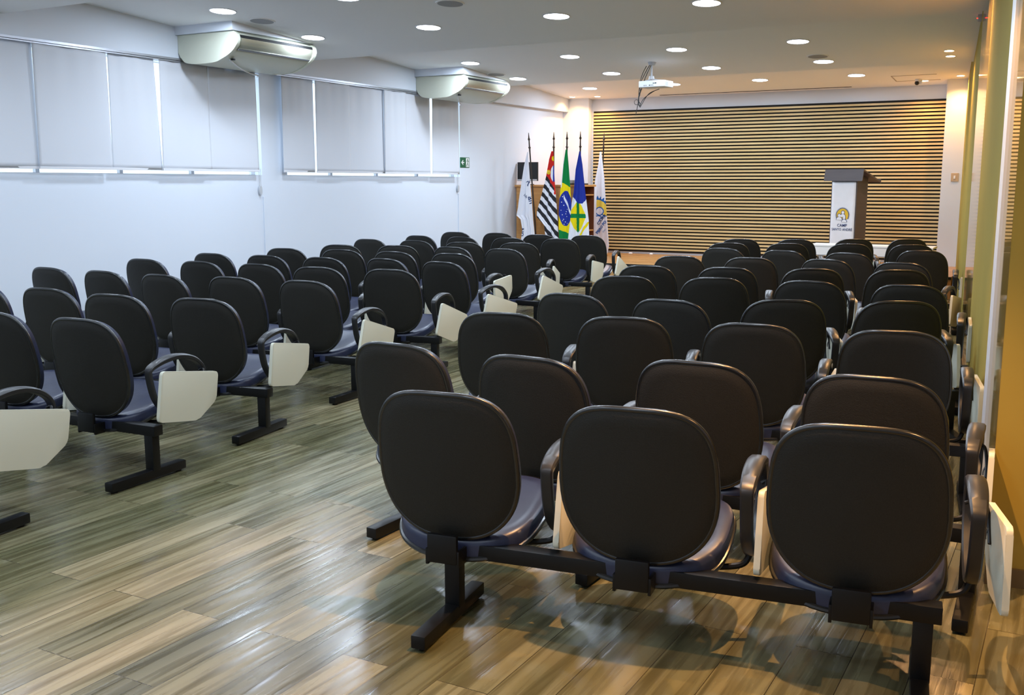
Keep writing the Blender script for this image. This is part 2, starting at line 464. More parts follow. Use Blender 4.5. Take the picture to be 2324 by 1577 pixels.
# ---------------------------------------------------------------- blinds
def rail(y0, y1, lb):
    e = empty('blind_rail', (XL+.1, y0, 2.735))
    bm = bmesh.new()
    box(bm, -.02, .012, 0, y1-y0, -.022, -.001); box(bm, -.028, .004, 0, y1-y0, -.038, -.026)
    obj('track', bm, M['rail'], e)
    obj('shadow_gap', B(-.03, .0, 0, y1-y0, -.027, -.021), M['black'], e)
    tag(e, lb, 'blind rail', 'aluminium blind rails')
    return e
rail_a = rail(3.3, 8.86, 'aluminium double track above the blinds of the nearer window')
rail_b = rail(9.03, 13.05, 'aluminium double track above the blinds of the farther window')

BLINDS = []
def blind(ya, yb, skew, ztop, x, lb, grp, ybb=None):
    """one hanging fabric panel; ya..yb at the rail, ybb=(left,right) at the hem"""
    ybb = ybb or (ya, yb)
    e = empty('panel_blind', (x, ya, 1.63))
    nu, nv = 26, 22; bm = bmesh.new(); G = []; ph = random.random()*6
    for side in (0, 1):
        g = []
        for j in range(nv+1):
            t = j/nv; row = []
            for i in range(nu+1):
                s = i/nu
                y = (ya+(yb-ya)*s)*(1-t)+(ybb[0]+(ybb[1]-ybb[0])*s)*t
                z = ztop+(1.632-ztop)*t
                w = .006*math.sin(s*9+ph)*(1-t)*1.0+.004*math.sin(s*23+ph*2)*(1-t)**2+.004*math.sin(s*3.1+t*2+ph)*t+.003*math.sin(t*31+s*3)*max(0, t-.8)
                row.append(bm.verts.new((w-.0015*side, y-ya, z-1.63)))
            g.append(row)
        G.append(g)
    for k, g in enumerate(G):
        for j in range(nv):
            for i in range(nu):
                q = (g[j][i], g[j][i+1], g[j+1][i+1], g[j+1][i]); bm.faces.new(q if k else q[::-1])
    for j in range(nv):
        for i in (0, nu): bm.faces.new((G[0][j][i], G[0][j+1][i], G[1][j+1][i], G[1][j][i]))
    for i in range(nu):
        for j in (0, nv): bm.faces.new((G[0][j][i], G[0][j][i+1], G[1][j][i+1], G[1][j][i]))
    obj('fabric', bm, M['blind'], e, smooth='all')
    obj('hem_bar', B(-.006, .004, ybb[0]-ya, ybb[1]-ya, -.006, .016, bev=.002), M['box'], e)
    tag(e, lb, 'blind', grp); BLINDS.append(e)
o5 = ['leftmost, cut by the frame', 'second from the left', 'third from the left', 'fourth from the left, with gaps of light', 'rightmost, under the air conditioner']
seg = [(4.97, 5.965, (4.97, 5.965)), (5.95, 6.73, (5.95, 6.735)), (6.76, 7.31, (6.75, 7.35)), (7.355, 8.0, (7.34, 8.0)), (8.005, 8.725, (7.99, 8.735))]
seg = [(3.3, 4.22, (3.3, 4.22)), (4.19, 5.0, (4.19, 5.0))]+seg
lbl = ['white fabric panel blind far left, outside the photo', 'white fabric panel blind left of the frame edge, outside the photo']+['white fabric panel blind on the nearer window, '+t for t in o5]
for k, (a, b, c) in enumerate(seg): blind(a, b, 0, 2.70, XL+.07+.02*(k % 2), lbl[k], 'blinds on the nearer window', c)
o6 = ['leftmost', 'second from the left', 'third from the left', 'narrow, fourth from the left', 'fifth from the left', 'rightmost, beside the green exit sign']
seg = [(9.14, 9.695, (9.14, 9.685)), (9.70, 10.36, (9.695, 10.36)), (10.34, 11.11, (10.34, 11.11)), (11.07, 11.58, (11.07, 11.58)), (11.54, 12.18, (11.54, 12.185)), (12.205, 12.9, (12.20, 12.91))]
for k, (a, b, c) in enumerate(seg): blind(a, b, 0, 2.70, XL+.07+.02*(k % 2), 'white fabric panel blind on the farther window, '+o6[k], 'blinds on the farther window', c)
for y, rl in ((8.79, BLINDS[6]), (12.98, BLINDS[12])):
    lx, ly, lz = XL+.02-rl.location.x, y-rl.location.y, 1.36-rl.location.z
    bm = bmesh.new(); tube(bm, [(0, -.012, .3), (0, -.012, .06), (0, 0, .008), (0, .012, .06), (0, .012, .3)], .0018)
    obj('pull_cord', bm, M['spk'], rl).location = (lx, ly, lz)
    bm = bmesh.new()
    prof = [(.021*math.cos(t*2*PI/28)*1.0, .06+.055*math.sin(t*2*PI/28)) for t in range(28)]
    prism(bm, prof, 'x', -.012, .012, bev=.004); obj('cord_weight', bm, M['silver'], rl).location = (lx, ly, lz)
for y, w in ((8.86, 'nearer'), (13.02, 'farther')):
    o = obj('cable_conduit', B(XL, XL+.014, y-.014, y+.014, 0, 1.35, bev=.003), M['wall'])
    tag(o, 'slim white vertical cable conduit on the wall below the %s blind cord' % w, 'conduit', 'cable conduits')

# ---------------------------------------------------------------- air conditioners
def ac(y0, ln, lb, tube_to, dz=0):
    x0 = XL+.1; e = empty('air_conditioner', (x0, y0, 2.66-dz))
    zt = 2.955-2.66
    # body profile in (x,z): flat back, top, rounded front, belly
    def prof(sx=1, dz=0):
        pts = [(.0, zt), (.73, zt), (.775, zt-.03), (.79, zt-.08), (.775, zt-.13), (.70, zt-.20), (.58, zt-.255), (.46, zt-.285), (.18, zt-.285), (.06, zt-.25), (.0, zt-.16)]
        return pts
    bm = bmesh.new(); prism(bm, prof(), 'y', .035, ln-.035); obj('casing', bm, M['acwhite'], e, smooth=True)
    for ya, yb in ((0, .04), (ln-.04, ln)):
        bm = bmesh.new(); P = [(a*1.02, b) for a, b in prof()]
        P = smooth_path([(a, b, 0) for a, b in P[1:]], 5)
        P = [(.0, zt)]+[(p.x, p.y) for p in P]
        prism(bm, P, 'y', ya, yb, bev=.008); obj('end_cover', bm, M['acwhite'], e, smooth=True)
    # satin front vane, dark slot and bright lower lip
    def strip(pts, ya, yb, th, m, nm):
        bm = bmesh.new(); n = len(pts)
        out = [(Vector(p)) for p in pts]; inn = [Vector((p[0]-th, p[1]+th*.3)) for p in pts]
        poly = [tuple(p) for p in out]+[tuple(p) for p in inn[::-1]]
        prism(bm, poly, 'y', ya, yb); return obj(nm, bm, m, e, smooth=True)
    strip([(.796, zt-.040), (.802, zt-.066)], .06, ln-.06, .03, M['black'], 'air_slot')
    strip([(.803, zt-.068), (.799, zt-.10), (.78, zt-.135), (.755, zt-.165)], .06, ln-.06, .012, M['acmetal'], 'vane')
    strip([(.762, zt-.172), (.748, zt-.182)], .06, ln-.06, .02, M['rail'], 'lower_lip')
    bm = bmesh.new(); cyl(bm, (.62, .12, zt-.247), (.62, .12, zt-.262), .022, n=20); obj('drain_cap', bm, M['blackmetal'], e)
    bm = bmesh.new(); tube(bm, smooth_path([(.60, .1, zt-.262), (.40, .45, zt-.30), (.18, .85, zt-.305), (.03, tube_to-.05, zt-.29), (-.03, tube_to, zt-.30)], 5), .007)
    obj('drain_hose', bm, M['box'], e)
    tag(e, lb, 'air conditioner', 'wall-side air conditioners')
    # plasterboard box above it
    bm = bmesh.new(); y1 = y0+ln+.02
    prism(bm, [(y0-.03, 2.956-dz), (y1, 2.956-dz), (y1, ceil_z(y1)+.01), (y0-.03, ceil_z(y0-.03)+.01)], 'x', x0-.01, x0+.77)
    return bm
bm = ac(7.6, 1.17, 'ceiling-mounted cream air conditioner nearer the camera, above the nearer window', 1.15); struct('trim_5', bm, M['wall'])
bm = ac(11.8, 1.17, 'ceiling-mounted cream air conditioner farther away, left of the exit sign', 1.15, .035); struct('trim_6', bm, M['wall'])

# ---------------------------------------------------------------- exit sign
e = empty('exit_sign', (XL+.001, 13.2, 1.805))
obj('plate', B(0, .006, -.13, .13, -.075, .075, bev=.001), M['green'], e)
bm = bmesh.new(); prism(bm, [(-.105, 0), (-.055, .038), (-.045, .026), (-.07, .008), (-.02, .008), (-.02, -.008), (-.07, -.008), (-.045, -.026), (-.055, -.038)], 'x', .006, .0075)
obj('arrow', bm, M['whiteink'], e)
bm = bmesh.new(); prism(bm, [(.03, -.066), (.115, -.066), (.115, .066), (.03, .066)], 'x', .006, .0075)
obj('door_pictogram', bm, M['whiteink'], e)
bm = bmesh.new()
prism(bm, [(.075+.011*math.cos(t), .045+.011*math.sin(t)) for t in [i*PI/6 for i in range(12)]], 'x', .0075, .0088)
for P in ([(.07, .03), (.085, .03), (.082, -.01), (.068, -.01)], [(.07, .03), (.05, .012), (.044, .018), (.068, .038)], [(.083, .03), (.1, .008), (.107, .014), (.088, .036)],
          [(.068, -.01), (.078, -.01), (.06, -.035), (.045, -.06), (.036, -.056), (.05, -.03)], [(.074, -.01), (.083, -.01), (.098, -.034), (.094, -.062), (.084, -.06), (.087, -.036)]):
    prism(bm, P, 'x', .0075, .0088)
obj('running_figure', bm, M['green'], e)
tag(e, 'small green exit sign with white arrow and running figure on the left wall', 'exit sign')

# ---------------------------------------------------------------- seats
W2_, ZC = .250, .560
def back_outline(n=60, s=1.):
    pts = []
    for i in range(n):
        t = 2*PI*i/n; c, q = math.cos(t), math.sin(t)
        p = 3.5 if q > 0 else 2.6
        x = W2_*math.copysign(abs(c)**(2/p), c)
        z = (.26 if q > 0 else .255)*math.copysign(abs(q)**(2/p), q)
        x *= 1-.04*(z/.255) if z > 0 else 1-.07*(z/.245)**2
        pts.append((x*s, z*s))
    return pts
def back_y(x, z): return .5*x*x + (.060-(z+.255)*.18)
def back_mesh():
    bm = bmesh.new(); n = 60; S = [1, .97, .93, .8, .6, .35, .15]
    def layer(off):
        rings = []
        for s in S:
            rings.append([bm.verts.new((x, back_y(x, z)+off(s, x, z), ZC+z)) for x, z in back_outline(n, s)])
        c = bm.verts.new((0, back_y(0, 0)+off(0, 0, 0), ZC))
        for a, b in zip(rings, rings[1:]):
            for i in range(n): bm.faces.new((a[i], a[(i+1) % n], b[(i+1) % n], b[i]))
        for i in range(n): bm.faces.new((rings[-1][i], rings[-1][(i+1) % n], c))
        return rings[0]
    r0 = layer(lambda s, x, z: (-.004 if s >= .97 else -.009 - .006*(1-s)))
    k = len(bm.faces)
    r1 = layer(lambda s, x, z: .038+.018*(1-s**4))
    for i in range(n): bm.faces.new((r0[i], r0[(i+1) % n], r1[(i+1) % n], r1[i]))
    bm.faces.ensure_lookup_table()
    for f in bm.faces[k:]: f.material_index = 1
    return bm
def back_trim():
    bm = bmesh.new()
    pts = [(x, back_y(x, z)+.004, ZC+z) for x, z in back_outline(60, 1.0)]
    # flattened bead
    tube(bm, pts, .0100, n=10, closed=True); return bm
def seat_outline(n=56, s=1.):
    out = []
    for i in range(n):
        t = 2*PI*i/n; c, q = math.cos(t), math.sin(t)
        p = 3.2 if q > 0 else 2.7
        out.append((.258*math.copysign(abs(c)**(2/p), c)*s, .232*math.copysign(abs(q)**(2/p), q)*s))
    return out
def seat_z(x, y): return .283+.245*y+.30*x*x
def rim_drop(y): return .046+.030*max(0, 1-y/.42)
def seat_mesh():
    bm = bmesh.new(); n = 56
    def ring(s, f): return [bm.verts.new((x, y+.290, f(x, y+.290))) for x, y in seat_outline(n, s)]
    rs = [ring(.55, lambda x, y: seat_z(x, y)-rim_drop(y)-.004), ring(.9, lambda x, y: seat_z(x, y)-rim_drop(y)-.006), ring(1., lambda x, y: seat_z(x, y)-rim_drop(y)),
          ring(1.005, lambda x, y: seat_z(x, y)-.02), ring(.985, lambda x, y: seat_z(x, y)-.006), ring(.94, lambda x, y: seat_z(x, y)+.002),
          ring(.8, lambda x, y: seat_z(x, y)+.006), ring(.5, lambda x, y: seat_z(x, y)+.004), ring(.2, lambda x, y: seat_z(x, y)+.002)]
    for a, b in zip(rs, rs[1:]):
        for i in range(n): bm.faces.new((a[i], a[(i+1) % n], b[(i+1) % n], b[i]))
    bm.faces.new(rs[0][::-1]); bm.faces.new(rs[-1])
    return bm
def seat_trim():
    bm = bmesh.new(); tube(bm, [(x, y+.290, seat_z(x, y+.290)-rim_drop(y+.290)+.006) for x, y in seat_outline(56, 1.0)], .0095, n=8, closed=True); return bm
def bracket_mesh():
    bm = bmesh.new()
    box(bm, -.055, .055, -.012, .008, .232, .335, bev=.008)
    box(bm, -.045, .045, .0, .1, .232, .25, bev=.004)
    box(bm, -.075, .075, .095, .26, .262, .285, bev=.004)
    box(bm, -.062, -.052, -.008, .06, .224, .28, bev=.002); box(bm, .052, .062, -.008, .06, .224, .28, bev=.002)
    return bm
ARM = [(.14, .335), (.075, .37), (.03, .43), (.008, .50), (-.002, .565), (.004, .583), (.03, .598), (.09, .616), (.17, .626), (.25, .618), (.32, .592), (.37, .55), (.385, .50), (.365, .44), (.31, .385), (.23, .345)]
def arm_mesh():
    P = smooth_path([(0, a+.115, b-.02) for a, b in ARM], 4, closed=True); m = len(P); bm = bmesh.new(); rings = []
    for i, p in enumerate(P):
        t = (P[(i+1) % m]-P[i-1]).normalized(); nrm = Vector((0, -t.z, t.y))
        top = max(0., min(1., (p.z-.55)/.05)); w = .021+.008*top; h = .0105+.003*top
        sec = [(-w, -h*.5), (-w, h*.5), (-w*.75, h), (0, h*1.15), (w*.75, h), (w, h*.5), (w, -h*.5), (w*.75, -h), (-w*.75, -h)]
        rings.append([bm.verts.new(p+Vector((a, 0, 0))+nrm*b) for a, b in sec])
    for i in range(m):
        a, b = rings[i], rings[(i+1) % m]
        for k in range(9): bm.faces.new((a[k], a[(k+1) % 9], b[(k+1) % 9], b[k]))
    return bm
def arm_strut():
    bm = bmesh.new(); tube(bm, smooth_path([(-.2, .19, .262), (-.08, .23, .262), (-.02, .25, .275), (0, .26, .32)], 5), .011, n=8); return bm
TABP = round_poly([(0, 0), (.41, 0), (.41, -.155), (.28, -.262), (0, -.262)], [.022, .022, .02, .03, .022], 4)
def tablet_mesh():
    bm = bmesh.new(); prism(bm, TABP, 'x', -.010, .010, bev=.004); return bm
def tablet_rod(reach):
    bm = bmesh.new()
    tube(bm, smooth_path([(-reach, .335, -.0), (-reach*.6, .335, .01), (-.022, .33, -.005), (-.014, .31, -.06), (-.014, .27, -.11)], 5), .0065, n=8)
    return bm
def hinge_spring():
    bm = bmesh.new(); pts = [(-.018+.007*math.cos(t), .31-.012*t/2, -.06-.022*t/2+.007*math.sin(t)) for t in [i*.5 for i in range(8)]]
    tube(bm, pts, .003, n=6); return bm
def leg_mesh():
    bm = bmesh.new(); box(bm, -.028, .028, .035, .085, .045, .24, bev=.004); return bm
def foot_mesh():
    bm = bmesh.new(); box(bm, -.026, .026, -.235, .265, .010, .056, bev=.006); return bm
def pads_mesh():
    bm = bmesh.new(); cyl(bm, (0, 0, 0), (0, 0, .012), .017, n=14); return bm
MESH = {}
def part(name, key, builder, mats, parent, loc=(0, 0, 0), rot=None, smooth=True):
    if key not in MESH:
        o = obj(name, builder(), mats, parent, smooth=smooth); MESH[key] = o.data
    else:
        o = bpy.data.objects.new(name, MESH[key]); C.objects.link(o); o.parent = parent
    o.location = loc
    if rot: o.rotation_euler = rot
    return o
SP = .655
def bench(x, y, ang, n, label, group, tilts, yaw_end=None, rleg=.345):
    """x, y: point on the floor under the middle of the row of backrests"""
    e = empty('beam_seat_bench', (x, y, 0), ang); tag(e, label, 'bench', group)
    xs = [(i-(n-1)/2)*SP for i in range(n)]
    for i, sx in enumerate(xs):
        st = part('seat', 'seat', seat_mesh, M['navy'], e, (sx, 0, 0)); part('edge_trim', 'strim', seat_trim, M['trim'], st)
        bk = part('backrest', 'back', back_mesh, [M['shell'], M['navy']], e, (sx, 0, 0)); part('edge_trim', 'btrim', back_trim, M['trim'], bk)
        part('back_bracket', 'brk', bracket_mesh, M['blackmetal'], e, (sx, 0, 0))
        ar = part('armrest', 'arm', arm_mesh, M['arm'], e, (sx+.33, 0, 0)); part('support_rod', 'astrut', arm_strut, M['blackmetal'], ar)
        end = (i == n-1)
        off = .058 if end else .04
        tl, yw = tilts[i % len(tilts)]
        if end and yaw_end: yw, off = yaw_end
        tb = part('writing_tablet', 'tab', tablet_mesh, M['tablet'], e, (sx+.33+off, .14, .525 if off == .085 else .557), (R(-9+tl), 0, R(yw)))
        # hinge sits at the front upper part of the board
        part('hinge_rod', 'rod%.3f' % off, lambda: tablet_rod(off), M['blackmetal'], tb)
        part('hinge_spring', 'spr', hinge_spring, M['spring'], tb)
    bl, br = xs[0], xs[-1]+rleg
    key = 'beam%d_%.2f' % (n, rleg)
    def beam():
        bm = bmesh.new(); box(bm, bl-.07, br+.05, .03, .09, .233, .286, bev=.004)
        box(bm, bl-.074, bl-.068, .034, .086, .237, .282, bev=.002); return bm
    part('beam', key, beam, M['blackmetal'], e, (0, .035, 0))
    for lx in (bl, br):
        lg = part('leg', 'leg', leg_mesh, M['blackmetal'], e, (lx, .035, 0))
        part('floor_bar', 'foot', foot_mesh, M['blackmetal'], lg); 
        for py in (-.20, .23): part('rubber_pad', 'pads', pads_mesh, M['black'], lg, (0, py, 0))
    return e

def fit(seats):
    """least-squares pose of a bench from the (side, fwd) positions of its backrests"""
    n = len(seats); pts = [Vector(SF(*s)) for s in seats]
    cx = sum((p for p in pts), Vector((0, 0)))/n
    if n == 1: return cx.x, cx.y, A
    num = den = 0
    for i, p in enumerate(pts):
        k = i-(n-1)/2; d = p-cx; num += k*d.y; den += k*d.x
    return cx.x, cx.y, math.atan2(num, den)
# benches: (name of the block half, seats from left to right as (side, fwd) of the backrest tops)
RB = [
 ('black three-seat beam bench right of the aisle, nearest the camera', [(-1.46, 3.0), (-.81, 3.03), (-.17, 3.03)], [(-3, 0), (-3, 0), (3, -3)]),
 ('R2 aisle', [(-2.11, 3.86), (-1.45, 3.76)], [(0, 0)]),
 ('R2 wall', [(-.82, 3.9), (-.165, 3.84)], [(4, 0), (-2, 0)]),
 ('R3 aisle', [(-2.09, 4.99), (-1.45, 5.06)], [(0, 0), (5, 0)]),
 ('R3 wall', [(-.79, 5.06), (-.14, 5.07)], [(6, 0), (8, 0)]),
 ('R4 aisle', [(-2.07, 6.02), (-1.41, 5.92)], [(0, 0), (12, 0)]),
 ('R4 wall', [(-.80, 6.17), (-.15, 6.36)], [(14, 0), (0, 0)]),
 ('R5 aisle', [(-2.10, 7.31), (-1.45, 7.43)], [(0, 0)]),
 ('R5 wall', [(-.78, 7.43), (-.14, 7.40)], [(0, 0), (10, 0)]),
 ('R6 aisle', [(-2.19, 8.31), (-1.54, 8.38)], [(0, 0)]),
 ('R6 wall', [(-.89, 8.52), (-.23, 8.67)], [(12, 0), (0, 0)]),
 ('R7 aisle', [(-2.21, 9.54), (-1.55, 9.58)], [(0, 0)]),
 ('R7 wall', [(-.89, 9.62), (-.23, 9.46)], [(0, 0)]),
 ('R8 three', [(-2.08, 10.86), (-1.40, 10.71), (-.74, 10.56)], [(0, 0)]),
 ('R8 single', [(-.10, 11.24)], [(0, 0)]),
 ('R9 aisle', [(-2.18, 11.85), (-1.53, 12.0)], [(0, 0)]),
 ('R9 wall', [(-.87, 12.17), (-.22, 12.26)], [(0, 0)]),
 ('R10 aisle', [(-2.2, 12.74), (-1.55, 12.87)], [(0, 0)]),
 ('R10 wall', [(-.92, 13.24), (-.27, 13.48)], [(0, 0)]),
]
LB = [
 ('L0x', [(-4.66, 2.98), (-4.01, 2.98)], [(0, 0), (-2, 0)]),
 ('L1 aisle', [(-4.63, 4.02), (-3.985, 3.98)], [(0, 0)]),
 ('L2 aisle', [(-4.66, 4.93), (-4.02, 4.95)], [(0, 0)]),
 ('L2 wall', [(-6.65, 5.10), (-6.0, 5.08), (-5.34, 5.05)], [(0, 0)]),
 ('L3 aisle', [(-4.72, 6.17), (-4.07, 6.13)], [(0, 0), (-8, 0)]),
 ('L3 wall', [(-6.64, 6.29), (-5.99, 6.24), (-5.34, 6.12)], [(0, 0)]),
 ('L4 aisle', [(-4.64, 7.16), (-3.985, 7.19)], [(0, 0), (-11, -9)]),
 ('L4 wall', [(-6.58, 7.33), (-5.93, 7.30), (-5.29, 7.24)], [(0, 0)]),
 ('L5 aisle', [(-4.60, 8.2), (-3.94, 8.06)], [(0, 0), (-8, -6)]),
 ('L5 wall', [(-6.49, 8.18), (-5.85, 8.13), (-5.22, 8.12)], [(0, 0)]),
 ('L6 aisle', [(-4.99, 9.08), (-4.34, 9.06)], [(0, 0), (13, 0)]),
 ('L6 wall', [(-6.29, 9.10), (-5.65, 9.15)], [(0, 0)]),
 ('L7 aisle', [(-4.79, 9.99), (-4.14, 9.90)], [(0, 0), (-11, -5)]),
 ('L7 wall', [(-6.1, 9.85), (-5.45, 10.0)], [(0, 0)]),
 ('L8 aisle', [(-5.06, 10.86), (-4.41, 10.97)], [(0, 0), (-8, 0)]),
 ('L8 wall', [(-6.38, 10.98), (-5.73, 10.94)], [(0, 0)]),
 ('L9 aisle', [(-4.92, 11.91), (-4.26, 11.96)], [(0, 0), (0, -6)]),
 ('L9 wall', [(-6.21, 11.97), (-5.56, 11.89)], [(0, 0)]),
 ('L10 aisle', [(-4.85, 12.80), (-4.20, 12.85)], [(0, 0), (-16, -8)]),
 ('L10 wall', [(-6.19, 13.03), (-5.54, 13.01)], [(0, 0)]),
]
NTH = {1: 'first', 2: 'second', 3: 'third', 4: 'fourth', 5: 'fifth', 6: 'sixth', 7: 'seventh', 8: 'eighth', 9: 'ninth', 10: 'frontmost'}
NUM = {1: 'single', 2: 'two-seat', 3: 'three-seat'}
def nice(code, n, side):
    if code.startswith('black'): return code
    if code == 'L0x': return 'black two-seat beam bench cut by the left frame edge, one tablet showing'
    head, part_ = code.split(); k = int(head[1:])
    if k == 10: row = 'in the front row by the stage'
    else: row = 'in the %s row from the camera' % NTH[k]
    if part_ == 'single': return 'black single beam seat by the yellow wall, %s' % row
    if part_ == 'three': return 'black three-seat beam bench, %s, right block' % row.replace('in the ', '').replace(' from the camera', ' from camera')
    where = {'R': {'aisle': 'aisle half', 'wall': 'yellow-wall half'}, 'L': {'aisle': 'aisle end', 'wall': 'window-wall end'}}[side][part_]
    return 'black %s beam bench, %s, %s, %s block' % (NUM[n], where, row.replace('in the ', '').replace(' from the camera', ''), 'right' if side == 'R' else 'left')
for side, lst in (('R', RB), ('L', LB)):
    for code, seats, tl in lst:
        x, y, a = fit([(p, q-(.05 if side == 'R' else .065)) for p, q in seats]); n = len(seats)
        bench(x, y, a, n, nice(code, n, side), 'rows of black beam benches %s of the aisle' % ('right' if side == 'R' else 'left'), tl,
              yaw_end=((3, .085) if y < 3.2 and side == 'R' else (2, .062) if 'wall' in code and side == 'R' else None),
              rleg=.2 if n == 3 and side == 'R' and y < 5 else .345)

# ---------------------------------------------------------------- projector
e = empty('ceiling_projector', (-4.75, 12.2, 2.705)); e.rotation_euler = (0, 0, R(-6))
zc = ceil_z(12.27)-2.705
bm = bmesh.new(); box(bm, -.175, .175, -.12, .13, -.04, .04, bev=.012, seg=3); obj('body', bm, M['proj'], e, smooth=True)
bm = bmesh.new()
for x in (-.10, -.075, -.03, -.02, .0, .02): box(bm, x, x+.008, -.122, -.119, -.022, -.012)
box(bm, .05, .07, -.122, -.119, -.0, .012); box(bm, .02, .045, -.122, -.119, .002, .01)
obj('ports', bm, M['black'], e)
bm = bmesh.new()
for i in range(5): box(bm, .1745, .1762, -.09+i*.016, -.083+i*.016, -.026, .026)
obj('side_vent', bm, M['spk'], e)
bm = bmesh.new(); cyl(bm, (.08, .13, 0), (.08, .155, 0), .03, n=24); obj('lens', bm, M['black'], e)
bm = bmesh.new(); cyl(bm, (-.09, .06, zc+.01), (-.09, .06, zc-.035), .055, .04, n=24)
cyl(bm, (-.09, .06, zc-.03), (-.09, .06, .075), .011, n=12); cyl(bm, (-.09, .06, .11), (-.09, .06, .07), .03, .036, n=20)
box(bm, -.13, .05, .045, .06, .05, .058); tube(bm, [(-.09, .06, .075), (.02, -.03, .05), (.10, -.05, .042)], .008); tube(bm, [(-.09, .06, .075), (-.12, -.05, .042)], .008); tube(bm, [(-.09, .06, .075), (.08, .09, .042)], .008)
obj('ceiling_mount', bm, M['silver'], e, smooth=True)
cb = empty('projector_cables', (-4.9, 12.2, 2.5))
bm = bmesh.new()
for k, pts in enumerate([[(.05, .06, .46), (0, .03, .36), (-.06, 0, .2), (-.07, 0, .05), (-.055, 0, -.06), (-.03, 0, -.03), (.02, 0, .05), (.10, -.06, .10), (.2, -.09, .13), (.23, -.08, .14)],
           [(.0, .06, .44), (-.04, .03, .34), (-.06, 0, .22), (-.055, 0, .1), (-.08, 0, .02), (-.06, 0, -.05), (-.02, 0, .02), (.05, -.03, .07), (.18, -.09, .125)],
           [(.06, .06, .45), (.02, .03, .34), (-.02, 0, .22), (-.07, 0, .08), (-.08, 0, -.02), (-.1, 0, -.12), (-.105, 0, -.16)],
           [(.0, .03, .3), (-.015, 0, .2), (-.05, 0, .12), (-.075, 0, .03), (-.045, 0, -.03), (-.06, 0, -.055)]]):
    tube(bm, smooth_path(pts, 5), .0045, n=6)
tube(bm, smooth_path([(-.07+.03*math.cos(t)-.03, 0, .0+.03*math.sin(t)) for t in [i*PI/4 for i in range(8)]], 3, closed=True), .0035, n=6, closed=True)
o = obj('cable_bundle', bm, M['cable'], cb, smooth=True)
tag(cb, 'tangle of black cables hanging in loops beside the ceiling projector', 'cable')
tag(e, 'small white projector hanging from the ceiling on a silver mount', 'projector')

# security dome camera and motion sensor
e = empty('security_camera', (-2.24, 16.1, ceil_z(16.1)-.03))
bm = bmesh.new(); cyl(bm, (0, 0, .034), (0, 0, 0), .045, .04, n=24); cyl(bm, (.0, 0, 0), (.05, .01, -.012), .03, .03, n=18); obj('housing', bm, M['proj'], e, smooth=True)
bm = bmesh.new(); bmesh.ops.create_uvsphere(bm, u_segments=20, v_segments=12, radius=.033, matrix=Matrix.Translation((-.012, -.01, -.022))); obj('dome', bm, M['screen'], e, smooth='all')
tag(e, 'small white security camera with black dome on the ceiling over the stage', 'camera')
e = empty('motion_sensor', (-1.0, 10.9, ceil_z(10.9)-.015))
bm = bmesh.new(); box(bm, -.02, .04, -.02, .02, -.05, .02, bev=.008); obj('housing', bm, M['silver'], e, smooth=True)
bm = bmesh.new(); bmesh.ops.create_uvsphere(bm, u_segments=8, v_segments=6, radius=.006, matrix=Matrix.Translation((-.022, -.018, -.02))); obj('indicator', bm, M['red'], e)
tag(e, 'small sensor with a red light high beside the yellow wall', 'sensor')
# door closer at the top of the white post
p = SF(.19, 4.6); e = empty('door_closer', (p[0], p[1], 2.33), A)
bm = bmesh.new(); box(bm, -.03, .05, -.12, .1, 0, .1, bev=.01); obj('casing', bm, M['steel'], e, smooth=True)
tag(e, 'grey metal door closer at the top right corner of the photo', 'door closer')

# light switch
e = empty('light_switch', (-1.68, YB-.441, 1.585))
obj('plate', B(-.05, .05, -.008, 0, -.06, .06, bev=.003), M['switch'], e)
obj('rocker', B(-.012, .012, -.014, -.008, -.022, .022, bev=.002), M['whiteink'], e)
tag(e, 'square beige light switch plate on the white pilaster', 'light switch')

# ---------------------------------------------------------------- gear emblem and lettering
def gear(bm, r0, r1, r2, a0, a1, teeth, y, th):
    """half-gear ring with teeth between angles a0..a1 in the xz plane, facing -y"""
    pts = []; n = teeth*6
    def P(r, a): return (r*math.cos(a), r*math.sin(a))
    outer = []
    for i in range(teeth):
        b = a0+(a1-a0)*i/teeth; s = (a1-a0)/teeth
        outer += [P(r1, b), P(r1, b+s*.35), P(r2, b+s*.5), P(r1, b+s*.95)]
    outer.append(P(r1, a1))
    inner = [P(r0, a1+(a0-a1)*i/30) for i in range(31)]
    k = len(outer)
    # quads between outer points and matching inner points
    O = [bm.verts.new((x, y, z)) for x, z in outer]
    I = [bm.verts.new((r0*math.cos(math.atan2(z, x)), y, r0*math.sin(math.atan2(z, x)))) for x, z in outer]
    for i in range(k-1): bm.faces.new((O[i], O[i+1], I[i+1], I[i]))
def disc(bm, cx, cz, r, y, a0=0, a1=2*PI, r0=0, n=32):
    if r0:
        for i in range(n):
            a, b = a0+(a1-a0)*i/n, a0+(a1-a0)*(i+1)/n
            bm.faces.new([bm.verts.new((cx+q*math.cos(t), y, cz+q*math.sin(t))) for q, t in ((r, a), (r, b), (r0, b), (r0, a))])
    else:
        bm.faces.new([bm.verts.new((cx+r*math.cos(a0+(a1-a0)*i/n), y, cz+r*math.sin(a0+(a1-a0)*i/n))) for i in range(n+1)][:n+(0 if a1-a0 > 6.2 else 1)])
